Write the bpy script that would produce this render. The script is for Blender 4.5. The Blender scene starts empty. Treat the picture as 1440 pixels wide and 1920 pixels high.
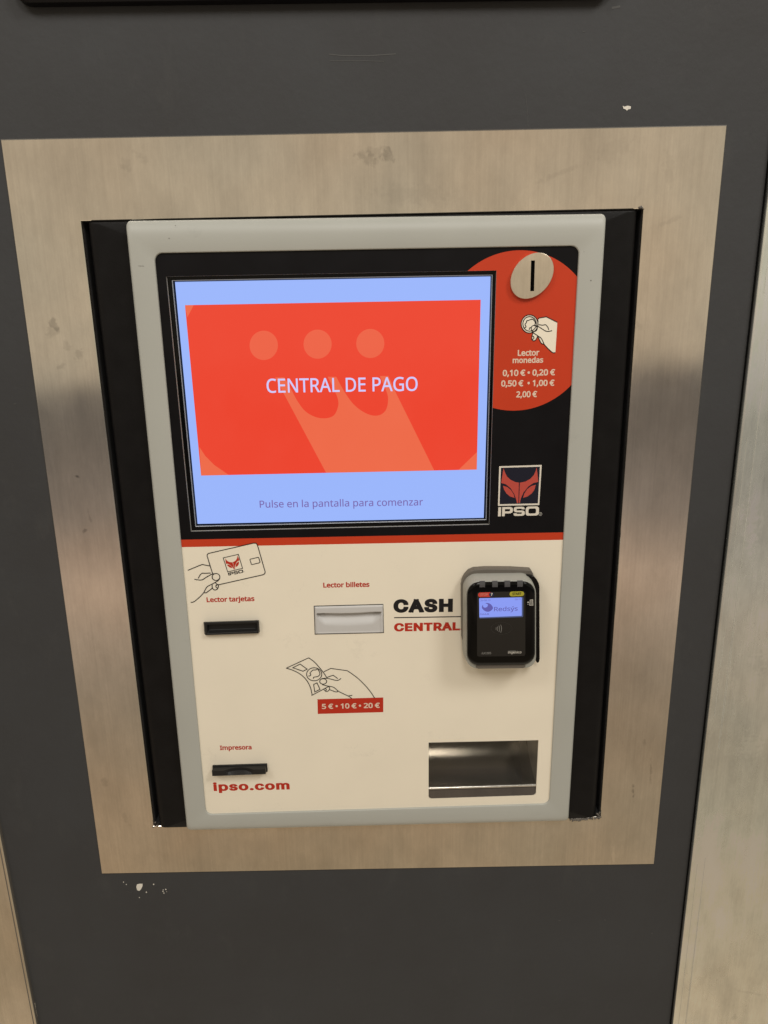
import bpy, bmesh, math, os, random
from mathutils import Vector, Matrix
from mathutils.geometry import tessellate_polygon

C = bpy.context
S = C.scene
random.seed(7)

# ------------------------------------------------------------------ camera
# The wall is the plane Y = 0 facing -Y.  "Wall coordinates" used below are
# (x right, y up, z out of the wall); HZ lifts the middle of the kiosk to 1.25 m.
HZ = 1.25
F_PX = 1340.0                     # focal length in pixels of the 1440 x 1920 photograph
RX, RY, RZ = -0.262574, -0.004427, -0.017202
CAM = Vector((0.010718, 0.266785, 0.813782))
ROT = Matrix.Rotation(RY, 3, 'Y') @ Matrix.Rotation(RX, 3, 'X') @ Matrix.Rotation(RZ, 3, 'Z')
A = Matrix(((1, 0, 0), (0, 0, -1), (0, 1, 0)))


def W(x, y, z):
    """wall coordinates -> world"""
    return Vector((x, -z, y + HZ))


cam = bpy.data.objects.new('camera', bpy.data.cameras.new('camera'))
S.collection.objects.link(cam)
cam.data.sensor_fit = 'HORIZONTAL'
cam.data.sensor_width = 36.0
cam.data.lens = 36.0 * F_PX / 1440.0
cam.data.clip_start = 0.02
cam.data.clip_end = 100
cam.matrix_world = Matrix.Translation(W(*CAM)) @ (A @ ROT).to_4x4()
S.camera = cam

# ------------------------------------------------------------------ light
S.view_settings.view_transform = 'Standard'
S.view_settings.look = 'None'
S.view_settings.exposure = 0.0
S.view_settings.gamma = 1.0
S.view_settings.use_curve_mapping = False

world = bpy.data.worlds.new('World')
S.world = world
world.use_nodes = True
wn = world.node_tree
wn.nodes.clear()
w_out = wn.nodes.new('ShaderNodeOutputWorld')
w_bg = wn.nodes.new('ShaderNodeBackground')
w_tc = wn.nodes.new('ShaderNodeTexCoord')
w_sep = wn.nodes.new('ShaderNodeSeparateXYZ')
w_ns = wn.nodes.new('ShaderNodeTexNoise')
w_ns.inputs['Scale'].default_value = 5.0
w_ns.inputs['Detail'].default_value = 2.0
w_m1 = wn.nodes.new('ShaderNodeMath'); w_m1.operation = 'MULTIPLY_ADD'
w_m1.inputs[1].default_value = 0.03
w_add = wn.nodes.new('ShaderNodeMath'); w_add.operation = 'MULTIPLY_ADD'
w_add.inputs[1].default_value = 0.5
w_add.inputs[2].default_value = 0.485
w_rmp = wn.nodes.new('ShaderNodeValToRGB')
wn.links.new(w_tc.outputs['Generated'], w_sep.inputs[0])
wn.links.new(w_tc.outputs['Generated'], w_ns.inputs['Vector'])
wn.links.new(w_sep.outputs['Z'], w_add.inputs[0])
wn.links.new(w_ns.outputs['Fac'], w_m1.inputs[0])
wn.links.new(w_add.outputs[0], w_m1.inputs[2])
wn.links.new(w_m1.outputs[0], w_rmp.inputs['Fac'])
# cooler tint added to the environment's right side for the side panel's reflections
w_az = wn.nodes.new('ShaderNodeMapRange')
w_az.inputs[1].default_value = 0.38; w_az.inputs[2].default_value = 0.52
w_tint = wn.nodes.new('ShaderNodeMix'); w_tint.data_type = 'RGBA'; w_tint.blend_type = 'MULTIPLY'
w_tint.inputs[7].default_value = (1.0, 1.10, 1.16, 1)
wn.links.new(w_sep.outputs['X'], w_az.inputs[0])
wn.links.new(w_az.outputs[0], w_tint.inputs[0])
wn.links.new(w_rmp.outputs['Color'], w_tint.inputs[6])
wn.links.new(w_tint.outputs[2], w_bg.inputs['Color'])
wn.links.new(w_bg.outputs[0], w_out.inputs[0])


def elev(deg):
    return 0.5 + 0.5 * math.sin(math.radians(deg))


STOPS = [(-80, (0.85, 0.74, 0.57)), (-55, (0.62, 0.51, 0.37)), (-42, (0.30, 0.225, 0.14)), (-35, (0.33, 0.25, 0.165)),
         (-27, (0.235, 0.185, 0.135)), (-19, (0.44, 0.335, 0.26)), (-14, (0.20, 0.165, 0.145)),
         (-8, (0.105, 0.09, 0.082)), (-4.6, (0.12, 0.104, 0.094)), (-3.2, (0.48, 0.41, 0.315)), (6, (0.46, 0.395, 0.30)),
         (16, (0.41, 0.345, 0.26)), (35, (0.34, 0.315, 0.265)), (80, (0.34, 0.325, 0.285))]
el = w_rmp.color_ramp.elements
el[0].position = elev(STOPS[0][0]); el[0].color = (*STOPS[0][1], 1)
el[1].position = elev(STOPS[-1][0]); el[1].color = (*STOPS[-1][1], 1)
for d, c in STOPS[1:-1]:
    e = el.new(elev(d)); e.color = (*c, 1)
w_bg.inputs['Strength'].default_value = 1.0


def area(name, pos, target, size, power, color):
    l = bpy.data.lights.new(name, 'AREA')
    l.shape = 'RECTANGLE'; l.size, l.size_y = size
    l.energy = power; l.color = color
    o = bpy.data.objects.new(name, l)
    S.collection.objects.link(o)
    p = W(*pos); t = W(*target)
    o.location = p
    o.rotation_euler = (t - p).to_track_quat('-Z', 'Y').to_euler()
    return o


WARM = (1.0, 0.965, 0.91)
area('ceiling_lamp', (1.60, 2.25, 1.75), (0.05, -0.05, 0), (0.75, 0.75), 32, WARM)
area('ceiling_lamp', (-1.45, 2.15, 1.75), (0, -0.05, 0), (0.75, 0.75), 18, WARM)
area('ceiling_lamp', (0.10, 2.40, 3.0), (0, -0.1, 0), (0.80, 0.80), 34, WARM)

# ------------------------------------------------------------------ helpers


def P(u, v, z=0.0):
    """the point of the plane z (metres out of the wall) that the photograph's pixel (u, v) shows -> (x, y)"""
    d = ROT @ Vector(((u - 720.0) / F_PX, (960.0 - v) / F_PX, -1.0))
    t = (z - CAM.z) / d.z
    return (CAM.x + d.x * t, CAM.y + d.y * t)


def PP(pts, z):
    return [P(u, v, z) for u, v in pts]


def newobj(name, bm, mats, parent=None, smooth=False, bevel=None, keep=False):
    """one bmesh in wall coordinates -> one mesh object (origin at its parent's origin)"""
    if not keep:
        bmesh.ops.recalc_face_normals(bm, faces=bm.faces)
    origin = parent_origin(parent)
    for v in bm.verts:
        v.co = W(*v.co) - origin
    me = bpy.data.meshes.new(name)
    bm.to_mesh(me); bm.free()
    if not isinstance(mats, (list, tuple)):
        mats = [mats]
    for m in mats:
        me.materials.append(m)
    if smooth:
        for p in me.polygons:
            p.use_smooth = True
    o = bpy.data.objects.new(name, me)
    S.collection.objects.link(o)
    if parent is not None:
        o.parent = parent
    if bevel:
        md = o.modifiers.new('bevel', 'BEVEL')
        md.width = bevel[0]; md.segments = bevel[1]; md.limit_method = 'ANGLE'
        md.angle_limit = math.radians(40)
        md.harden_normals = False
        for p in me.polygons:
            p.use_smooth = True
        me.set_sharp_from_angle(angle=math.radians(40))
    return o


def parent_origin(p):
    o = Vector((0, 0, 0))
    while p is not None:
        o += p.location
        p = p.parent
    return o


def thing(name, label, cat, pos, group=None):
    o = bpy.data.objects.new(name, None)
    o.empty_display_size = 0.05
    S.collection.objects.link(o)
    o.location = W(*pos)
    tag(o, label, cat, group)
    return o


def tag(o, label, cat=None, group=None, kind=None):
    o['label'] = label
    if cat: o['category'] = cat
    if group: o['group'] = group
    if kind: o['kind'] = kind
    return o


def rr(x0, x1, y0, y1, r, n=6):
    """rounded rectangle, counter-clockwise; r is one radius or (bl, br, tr, tl)"""
    if not isinstance(r, (tuple, list)):
        r = (r, r, r, r)
    sx = 1 if x1 > x0 else -1
    sy = 1 if y1 > y0 else -1
    cs = [(x0, y0, 1, 1, r[0], 180), (x1, y0, -1, 1, r[1], 270), (x1, y1, -1, -1, r[2], 0), (x0, y1, 1, -1, r[3], 90)]
    out = []
    for cx, cy, ax, ay, rad, a0 in cs:
        cx += ax * rad * sx; cy += ay * rad * sy
        for i in range(n + 1):
            a = math.radians(a0 + 90.0 * i / n)
            out.append((cx + sx * rad * math.cos(a), cy + sy * rad * math.sin(a)))
    return out


class Quad:
    """four corners (tl, tr, br, bl) in wall xy; maps metric offsets from its lower-left corner"""
    def __init__(self, tl, tr, br, bl):
        self.c = [Vector(q) for q in (tl, tr, br, bl)]
        self.w = ((self.c[1] - self.c[0]).length + (self.c[2] - self.c[3]).length) / 2
        self.h = ((self.c[0] - self.c[3]).length + (self.c[1] - self.c[2]).length) / 2

    def at(self, x, y):
        u = x / self.w; v = y / self.h
        lo = self.c[3].lerp(self.c[2], u); hi = self.c[0].lerp(self.c[1], u)
        q = lo.lerp(hi, v)
        return (q.x, q.y)

    def loop(self, il, ir, ib, it, r, n=6):
        return [self.at(x, y) for x, y in rr(il, self.w - ir, ib, self.h - it, r, n)]


def loft(bm, loops, cap0=False, cap1=False, mi=0):
    """loops = [(xy list, z or z list)], same counts; quads between consecutive loops"""
    rows = []
    for xy, z in loops:
        zs = z if isinstance(z, (list, tuple)) else [z] * len(xy)
        rows.append([bm.verts.new((p[0], p[1], zz)) for p, zz in zip(xy, zs)])
    n = len(rows[0])
    for a, b in zip(rows, rows[1:]):
        for i in range(n):
            j = (i + 1) % n
            f = bm.faces.new((a[i], a[j], b[j], b[i])); f.material_index = mi
    if cap0:
        f = bm.faces.new(rows[0]); f.material_index = mi
    if cap1:
        f = bm.faces.new(rows[-1]); f.material_index = mi
    return rows


def flat(bm, loops, z, mi=0):
    """a flat sheet at height z facing out of the wall, first loop the outline, the rest holes"""
    ls = [[Vector((p[0], p[1], 0)) for p in l] for l in loops]
    vs = []
    for l in ls:
        vs += [bm.verts.new((p.x, p.y, z)) for p in l]
    for t in tessellate_polygon(ls):
        a, b, c = (vs[i].co for i in t)
        idx = t if (b - a).cross(c - a).z > 0 else t[::-1]
        try:
            f = bm.faces.new([vs[i] for i in idx]); f.material_index = mi
        except ValueError:
            pass


def prism(bm, xy, z0, z1, mi=0):
    loft(bm, [(xy, z0), (xy, z1)], True, True, mi)


def spline(pts, k=6, closed=False):
    n = len(pts)
    out = []
    rng = n if closed else n - 1
    for i in range(rng):
        if closed:
            p0, p1, p2, p3 = (pts[(i + j - 1) % n] for j in range(4))
        else:
            p0 = pts[max(i - 1, 0)]; p1 = pts[i]; p2 = pts[i + 1]; p3 = pts[min(i + 2, n - 1)]
        for s in range(k):
            t = s / k
            out.append(tuple(0.5 * ((2 * b) + (c - a) * t + (2 * a - 5 * b + 4 * c - d) * t * t +
                                    (-a + 3 * b - 3 * c + d) * t ** 3) for a, b, c, d in zip(p0, p1, p2, p3)))
    if not closed:
        out.append(pts[-1])
    return out


def stroke(bm, xy, z, width, mi=0, closed=False):
    """a printed line of constant width along xy"""
    pts = [Vector(p[:2]) for p in xy]
    n = len(pts)
    if n < 2:
        return
    L, R = [], []
    for i in range(n):
        a = pts[i - 1] if (i > 0 or closed) else None
        b = pts[(i + 1) % n] if (i < n - 1 or closed) else None
        d1 = (pts[i] - a).normalized() if a is not None and (pts[i] - a).length > 1e-9 else None
        d2 = (b - pts[i]).normalized() if b is not None and (b - pts[i]).length > 1e-9 else None
        if d1 is None: d1 = d2
        if d2 is None: d2 = d1
        t = d1 + d2
        t = t.normalized() if t.length > 1e-6 else d1
        nrm = Vector((-t.y, t.x))
        m = 1.0 / max(0.45, nrm.dot(Vector((-d1.y, d1.x))))
        L.append(bm.verts.new((*(pts[i] + nrm * width * 0.5 * m), z)))
        R.append(bm.verts.new((*(pts[i] - nrm * width * 0.5 * m), z)))
    for i in range(n if closed else n - 1):
        j = (i + 1) % n
        f = bm.faces.new((R[i], R[j], L[j], L[i])); f.material_index = mi


def ell(cx, cy, rx, ry, n=32, a0=0, a1=360):
    full = abs(a1 - a0) >= 360
    return [(cx + rx * math.cos(math.radians(a0 + (a1 - a0) * i / (n if full else n - 1))),
             cy + ry * math.sin(math.radians(a0 + (a1 - a0) * i / (n if full else n - 1)))) for i in range(n)]


def load_font(fn):
    """one of the fonts that ship inside Blender; the built-in one if it is not there"""
    try:
        return bpy.data.fonts.load(os.path.join(bpy.utils.system_resource('DATAFILES'), 'fonts', fn))
    except Exception:
        return None


SANS = load_font('NotoSansHebrew-Regular.woff2')
GROT = load_font('Inter.woff2')
_caps = {}


def glyphs(body, font, track=1.0):
    cu = bpy.data.curves.new('lettering', 'FONT')
    cu.body = body
    if font: cu.font = font
    cu.size = 1.0; cu.resolution_u = 6; cu.space_character = track
    ob = bpy.data.objects.new('lettering', cu)
    S.collection.objects.link(ob)
    C.view_layer.update()
    me = bpy.data.meshes.new_from_object(ob.evaluated_get(C.evaluated_depsgraph_get()))
    vs = [v.co.copy() for v in me.vertices]
    fs = [list(p.vertices) for p in me.polygons]
    bpy.data.objects.remove(ob); bpy.data.curves.remove(cu); bpy.data.meshes.remove(me)
    return vs, fs


def text(bm, body, z, left, right, bold=0.0, cap=None, mi=0, font=None, track=1.0, vb=1.0):
    """lettering whose ink runs from pixel `left` to pixel `right` along the baseline; cap = height of its
    capitals in pixels (default: natural proportions); bold = how far each outline is thickened, in ems"""
    font = font or SANS
    key = font.name if font else ''
    if key not in _caps:
        _caps[key] = max(v.y for v in glyphs('H', font)[0])
    vs, fs = glyphs(body, font, track)
    x0 = min(v.x for v in vs) - bold; x1 = max(v.x for v in vs) + bold
    a = Vector(P(*left, z)); b = Vector(P(*right, z))
    sx = (b - a).length / (x1 - x0)
    sy = sx
    y0 = 0.0
    if cap:
        top = P(left[0], left[1] - cap, z)
        sy = (top[1] - a.y) / (_caps[key] + 2 * bold * vb)
        y0 = bold * vb
    elif bold:
        y0 = bold
    ex = (b - a).normalized(); ey = Vector((-ex.y, ex.x))
    nv = []
    for v in vs:
        q = a + ex * ((v.x - x0) * sx) + ey * ((v.y + y0) * sy)
        nv.append(bm.verts.new((q.x, q.y, z)))
    edges = {}
    for f in fs:
        ar = sum(nv[f[i]].co.x * nv[f[(i + 1) % len(f)]].co.y - nv[f[(i + 1) % len(f)]].co.x * nv[f[i]].co.y for i in range(len(f)))
        if ar < 0:
            f = f[::-1]
        try:
            g = bm.faces.new([nv[i] for i in f]); g.material_index = mi
        except ValueError:
            continue
        for i in range(len(f)):
            e = (f[i], f[(i + 1) % len(f)])
            k = (min(e), max(e)); edges[k] = edges.get(k, 0) + 1
    if bold:
        nxt = {}
        for (i, j), n in edges.items():
            if n == 1:
                nxt.setdefault(i, []).append(j); nxt.setdefault(j, []).append(i)
        hw = Vector((bold * sx, bold * sy * vb))
        k = 0
        for (i, j), n in edges.items():
            if n != 1:
                continue
            p, q = nv[i].co.xy, nv[j].co.xy
            d = q - p
            if d.length < 1e-9:
                continue
            d.normalize()
            t = Vector((d.x * hw.x, d.y * hw.y)); nn = Vector((-d.y * hw.x, d.x * hw.y))
            ca = [o for o in nxt[i] if o != j]; cb = [o for o in nxt[j] if o != i]

            def ext(me_, other):
                # sharp corners get square ends, smooth joints only a small overlap
                if not other: return 0.3
                dd = (nv[other[0]].co.xy - nv[me_].co.xy)
                if dd.length < 1e-9: return 0.3
                return 1.0 if abs(dd.normalized().dot(d)) < 0.75 else 0.25
            p2 = p - t * ext(i, ca); q2 = q + t * ext(j, cb)
            zz = z + 2e-5 + 1e-6 * (k % 37); k += 1
            w = [bm.verts.new((*c, zz)) for c in (p2 - nn, q2 - nn, q2 + nn, p2 + nn)]
            g = bm.faces.new(w); g.material_index = mi

# ------------------------------------------------------------------ materials


def srgb(r, g, b):
    f = lambda c: (c / 255 / 12.92) if c / 255 <= 0.04045 else ((c / 255 + 0.055) / 1.055) ** 2.4
    return (f(r), f(g), f(b))


def mat(name, col, rough=0.5, metal=0.0, spec=0.5, vary=0.0, vscale=20.0, bump=0.0, bscale=300.0, coat=0.0):
    m = bpy.data.materials.new(name)
    m.use_nodes = True
    nt = m.node_tree
    b = nt.nodes['Principled BSDF']
    b.inputs['Base Color'].default_value = (*col, 1)
    b.inputs['Roughness'].default_value = rough
    b.inputs['Metallic'].default_value = metal
    b.inputs['Specular IOR Level'].default_value = spec
    b.inputs['Coat Weight'].default_value = coat
    b.inputs['Coat Roughness'].default_value = 0.08
    if vary or bump:
        tc = nt.nodes.new('ShaderNodeTexCoord')
    if vary:
        ns = nt.nodes.new('ShaderNodeTexNoise')
        ns.inputs['Scale'].default_value = vscale
        ns.inputs['Detail'].default_value = 5
        nt.links.new(tc.outputs['Object'], ns.inputs['Vector'])
        mr = nt.nodes.new('ShaderNodeMapRange')
        mr.inputs[1].default_value = 0.3; mr.inputs[2].default_value = 0.7
        mr.inputs[3].default_value = 1 - vary; mr.inputs[4].default_value = 1 + vary
        nt.links.new(ns.outputs['Fac'], mr.inputs[0])
        mx = nt.nodes.new('ShaderNodeMix'); mx.data_type = 'RGBA'; mx.blend_type = 'MULTIPLY'
        mx.inputs[0].default_value = 1
        mx.inputs[6].default_value = (*col, 1)
        nt.links.new(mr.outputs[0], mx.inputs[7])
        nt.links.new(mx.outputs[2], b.inputs['Base Color'])
        mr2 = nt.nodes.new('ShaderNodeMapRange')
        mr2.inputs[1].default_value = 0.3; mr2.inputs[2].default_value = 0.7
        mr2.inputs[3].default_value = max(0.02, rough * (1 - vary)); mr2.inputs[4].default_value = min(1, rough * (1 + vary))
        nt.links.new(ns.outputs['Fac'], mr2.inputs[0])
        nt.links.new(mr2.outputs[0], b.inputs['Roughness'])
    if bump:
        nb = nt.nodes.new('ShaderNodeTexNoise')
        nb.inputs['Scale'].default_value = bscale
        nb.inputs['Detail'].default_value = 3
        nt.links.new(tc.outputs['Object'], nb.inputs['Vector'])
        bp = nt.nodes.new('ShaderNodeBump')
        bp.inputs['Strength'].default_value = bump
        bp.inputs['Distance'].default_value = 0.0006
        nt.links.new(nb.outputs['Fac'], bp.inputs['Height'])
        nt.links.new(bp.outputs[0], b.inputs['Normal'])
    return m


def grime(m, amount, scale, lo=0.60, hi=0.78):
    """faint handling marks over a printed or painted surface"""
    nt = m.node_tree
    b = nt.nodes['Principled BSDF']
    src = b.inputs['Base Color'].links[0].from_socket
    geo = nt.nodes.new('ShaderNodeNewGeometry')
    ns = nt.nodes.new('ShaderNodeTexNoise')
    ns.inputs['Scale'].default_value = scale; ns.inputs['Detail'].default_value = 9
    ns.inputs['Roughness'].default_value = 0.78
    nt.links.new(geo.outputs['Position'], ns.inputs['Vector'])
    mr = nt.nodes.new('ShaderNodeMapRange')
    mr.inputs[1].default_value = lo; mr.inputs[2].default_value = hi
    mr.inputs[3].default_value = 1.0; mr.inputs[4].default_value = 1.0 - amount
    nt.links.new(ns.outputs['Fac'], mr.inputs[0])
    mx = nt.nodes.new('ShaderNodeMix'); mx.data_type = 'RGBA'; mx.blend_type = 'MULTIPLY'
    mx.inputs[0].default_value = 1
    nt.links.new(src, mx.inputs[6]); nt.links.new(mr.outputs[0], mx.inputs[7])
    nt.links.new(mx.outputs[2], b.inputs['Base Color'])


def glow(name, col, strength=1.0):
    """lit display behind glass; the glass carries a smeared gloss"""
    m = bpy.data.materials.new(name)
    m.use_nodes = True
    nt = m.node_tree
    b = nt.nodes['Principled BSDF']
    b.inputs['Base Color'].default_value = (0.004, 0.004, 0.004, 1)
    b.inputs['Specular IOR Level'].default_value = 0.5
    b.inputs['Emission Color'].default_value = (*col, 1)
    b.inputs['Emission Strength'].default_value = strength
    geo = nt.nodes.new('ShaderNodeNewGeometry')
    ns = nt.nodes.new('ShaderNodeTexNoise')
    ns.inputs['Scale'].default_value = 14; ns.inputs['Detail'].default_value = 6
    nt.links.new(geo.outputs['Position'], ns.inputs['Vector'])
    mr = nt.nodes.new('ShaderNodeMapRange')
    mr.inputs[1].default_value = 0.35; mr.inputs[2].default_value = 0.7
    mr.inputs[3].default_value = 0.04; mr.inputs[4].default_value = 0.30
    nt.links.new(ns.outputs['Fac'], mr.inputs[0])
    nt.links.new(mr.outputs[0], b.inputs['Roughness'])
    return m


def steel(name, col, rough, smudges=(), streak=1.0, blotch=1.0):
    """worn stainless sheet: vertical grain, cloudy wear, and smudges (x, y, rx, ry, angle, amount) in wall coordinates"""
    m = bpy.data.materials.new(name)
    m.use_nodes = True
    nt = m.node_tree
    N = nt.nodes.new; L = nt.links.new
    b = nt.nodes['Principled BSDF']
    b.inputs['Metallic'].default_value = 0.92
    geo = N('ShaderNodeNewGeometry')

    def noise(scale, vec_scale, detail, rgh=0.55):
        mp = N('ShaderNodeMapping'); mp.inputs['Scale'].default_value = vec_scale
        L(geo.outputs['Position'], mp.inputs['Vector'])
        n = N('ShaderNodeTexNoise'); n.inputs['Scale'].default_value = scale
        n.inputs['Detail'].default_value = detail; n.inputs['Roughness'].default_value = rgh
        L(mp.outputs[0], n.inputs['Vector'])
        return n.outputs['Fac']

    def mp(val, a0, a1, b0, b1):
        r = N('ShaderNodeMapRange')
        r.inputs[1].default_value = a0; r.inputs[2].default_value = a1
        r.inputs[3].default_value = b0; r.inputs[4].default_value = b1
        L(val, r.inputs[0]); return r.outputs[0]

    def math2(op, a, bb):
        n = N('ShaderNodeMath'); n.operation = op
        for i, q in enumerate((a, bb)):
            if isinstance(q, (int, float)): n.inputs[i].default_value = q
            else: L(q, n.inputs[i])
        return n.outputs[0]

    cloud = noise(5.0, (1, 1, 0.7), 6, 0.62)
    streaks = noise(55.0, (1, 1, 0.07), 4)
    fine = noise(420.0, (1, 1, 0.012), 2)
    wipe = noise(11.0, (1.6, 1, 0.5), 7, 0.7)
    smear = noise(26.0, (1.0, 1, 0.45), 8, 0.75)
    val = math2('MULTIPLY', mp(cloud, 0.3, 0.7, 1 - 0.085 * blotch, 1 + 0.085 * blotch), mp(streaks, 0.3, 0.7, 1 - 0.02 * streak, 1 + 0.02 * streak))
    val = math2('MULTIPLY', val, mp(fine, 0.3, 0.7, 0.965, 1.035))
    val = math2('MULTIPLY', val, mp(wipe, 0.35, 0.75, 1 + 0.05 * blotch, 1 - 0.09 * blotch))
    val = math2('MULTIPLY', val, mp(smear, 0.35, 0.72, 1 - 0.05 * blotch, 1 + 0.075 * blotch))
    tot = None
    for (sx, sy, rx, ry, ang, amt) in smudges:
        c = W(sx, sy, 0)
        m1 = N('ShaderNodeVectorMath'); m1.operation = 'SUBTRACT'
        L(geo.outputs['Position'], m1.inputs[0]); m1.inputs[1].default_value = c
        m2 = N('ShaderNodeMapping'); m2.vector_type = 'TEXTURE'
        m2.inputs['Rotation'].default_value = (0, -ang, 0)
        m2.inputs['Scale'].default_value = (rx, 1.0, ry)
        L(m1.outputs[0], m2.inputs['Vector'])
        m3 = N('ShaderNodeVectorMath'); m3.operation = 'LENGTH'
        L(m2.outputs[0], m3.inputs[0])
        nz = noise(160.0, (1, 1, 1), 4, 0.6)
        d = math2('MULTIPLY_ADD', mp(nz, 0.3, 0.7, -0.75, 0.75), 1.0)
        L(m3.outputs['Value'], d.node.inputs[2])
        msk = mp(d, 0.5, 1.15, amt, 0.0)
        tot = msk if tot is None else math2('ADD', tot, msk)
    if tot is not None:
        val = math2('MULTIPLY', val, math2('SUBTRACT', 1.0, tot))
    hue = N('ShaderNodeMix'); hue.data_type = 'RGBA'
    hue.inputs[6].default_value = (col[0] * 1.03, col[1] * 0.985, col[2] * 0.95, 1)
    hue.inputs[7].default_value = (col[0] * 0.97, col[1] * 1.01, col[2] * 1.04, 1)
    L(mp(noise(3.0, (1, 1, 1), 3), 0.35, 0.65, 0, 1), hue.inputs[0])
    mx = N('ShaderNodeMix'); mx.data_type = 'RGBA'; mx.blend_type = 'MULTIPLY'; mx.inputs[0].default_value = 1
    L(hue.outputs[2], mx.inputs[6]); L(val, mx.inputs[7])
    L(mx.outputs[2], b.inputs['Base Color'])
    rg = math2('ADD', mp(cloud, 0.3, 0.7, rough - 0.025, rough + 0.05), mp(streaks, 0.3, 0.7, -0.015, 0.015))
    L(rg, b.inputs['Roughness'])
    bp = N('ShaderNodeBump'); bp.inputs['Strength'].default_value = 0.06; bp.inputs['Distance'].default_value = 0.0004
    L(math2('ADD', fine, math2('MULTIPLY', streaks, 0.6)), bp.inputs['Height'])
    L(bp.outputs[0], b.inputs['Normal'])
    return m


def wall_paint():
    m = bpy.data.materials.new('charcoal_wall_paint')
    m.use_nodes = True
    nt = m.node_tree; N = nt.nodes.new; L = nt.links.new
    b = nt.nodes['Principled BSDF']
    geo = N('ShaderNodeNewGeometry')
    n1 = N('ShaderNodeTexNoise'); n1.inputs['Scale'].default_value = 4.0; n1.inputs['Detail'].default_value = 6
    n1.inputs['Roughness'].default_value = 0.65
    L(geo.outputs['Position'], n1.inputs['Vector'])
    rp = N('ShaderNodeValToRGB')
    rp.color_ramp.elements[0].position = 0.3; rp.color_ramp.elements[0].color = (0.0425, 0.0415, 0.0420, 1)
    rp.color_ramp.elements[1].position = 0.7; rp.color_ramp.elements[1].color = (0.0505, 0.0515, 0.0535, 1)
    L(n1.outputs['Fac'], rp.inputs['Fac'])
    # pale rubs
    mpn = N('ShaderNodeMapping'); mpn.inputs['Scale'].default_value = (1.0, 1, 0.5)
    L(geo.outputs['Position'], mpn.inputs['Vector'])
    n2 = N('ShaderNodeTexNoise'); n2.inputs['Scale'].default_value = 22.0; n2.inputs['Detail'].default_value = 8
    n2.inputs['Roughness'].default_value = 0.72
    L(mpn.outputs[0], n2.inputs['Vector'])
    mr = N('ShaderNodeMapRange'); mr.inputs[1].default_value = 0.56; mr.inputs[2].default_value = 0.80
    mr.inputs[3].default_value = 0; mr.inputs[4].default_value = 0.30
    L(n2.outputs['Fac'], mr.inputs[0])
    mx = N('ShaderNodeMix'); mx.data_type = 'RGBA'
    mx.inputs[7].default_value = (0.085, 0.083, 0.078, 1)
    L(mr.outputs[0], mx.inputs[0]); L(rp.outputs[0], mx.inputs[6])
    L(mx.outputs[2], b.inputs['Base Color'])
    b.inputs['Roughness'].default_value = 0.62
    b.inputs['Specular IOR Level'].default_value = 0.25
    n3 = N('ShaderNodeTexNoise'); n3.inputs['Scale'].default_value = 130.0; n3.inputs['Detail'].default_value = 5
    L(geo.outputs['Position'], n3.inputs['Vector'])
    n4 = N('ShaderNodeTexNoise'); n4.inputs['Scale'].default_value = 18.0; n4.inputs['Detail'].default_value = 4
    L(geo.outputs['Position'], n4.inputs['Vector'])
    ad = N('ShaderNodeMath'); ad.operation = 'MULTIPLY_ADD'; ad.inputs[1].default_value = 3.0
    L(n4.outputs['Fac'], ad.inputs[0]); L(n3.outputs['Fac'], ad.inputs[2])
    bp = N('ShaderNodeBump'); bp.inputs['Strength'].default_value = 0.35; bp.inputs['Distance'].default_value = 0.0008
    L(ad.outputs[0], bp.inputs['Height']); L(bp.outputs[0], b.inputs['Normal'])
    return m


def px(u, v, ru, rv, ang, amt, z=0.002):
    x, y = P(u, v, z)
    return (x, y, ru * 0.00058, rv * 0.00058, ang, amt)


M_WALL = wall_paint()
M_CHIP = mat('bare_plaster', (0.72, 0.68, 0.60), 0.9, vary=0.1, vscale=200)
M_RUB = mat('scuffed_paint', (0.066, 0.064, 0.062), 0.7)
M_SURR = steel('stainless_surround', (0.81, 0.74, 0.64), 0.085, [
    px(690, 296, 24, 9, -0.4, 0.17), px(725, 288, 14, 10, -0.9, 0.20), px(705, 286, 20, 11, 0, 0.10),
    px(262, 292, 16, 6, -0.7, 0.09), px(235, 311, 9, 9, 0.5, 0.10),
    px(1150, 283, 40, 14, 0.3, 0.05), px(1055, 322, 46, 5, 0.35, 0.08), px(1255, 415, 26, 4, 0.4, 0.08),
    px(1255, 320, 9, 30, 0.2, 0.07), px(770, 365, 75, 16, 0, 0.06),
    px(102, 606, 7, 12, 0.3, 0.25), px(100, 625, 12, 9, 0, 0.14), px(150, 665, 9, 12, 0, 0.18), px(114, 687, 9, 7, 0, 0.15),
    px(125, 648, 8, 8, 0, 0.12), px(145, 893, 4, 3, -0.6, 0.55), px(160, 995, 5, 5, 0, 0.35), px(167, 965, 3, 14, 0.1, 0.18),
    px(1187, 1480, 3, 24, 0.1, 0.28), px(1220, 1445, 3, 26, 0.1, 0.16), px(1208, 1392, 5, 8, 0, 0.12),
    px(195, 1466, 8, 12, 0.4, 0.15), px(235, 1530, 6, 22, 0.2, 0.10), px(1090, 1630, 4, 16, 0.1, -0.10),
    px(1150, 1600, 4, 28, 0.1, -0.12), px(1175, 625, 26, 7, 0.5, 0.06), px(1195, 606, 4, 7, 0, 0.1)], blotch=1.35)
M_SIDE = steel('stainless_side_panel', (0.93, 0.95, 0.88), 0.26, [
    px(1405, 1395, 26, 34, 0.3, -0.12), px(1420, 1240, 20, 26, 0, 0.10), px(1375, 1900, 8, 10, 0, 0.12),
    px(1400, 1855, 40, 4, -0.2, 0.08), px(1405, 980, 16, 60, 0.1, -0.12)], streak=1.6, blotch=1.8)
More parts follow.
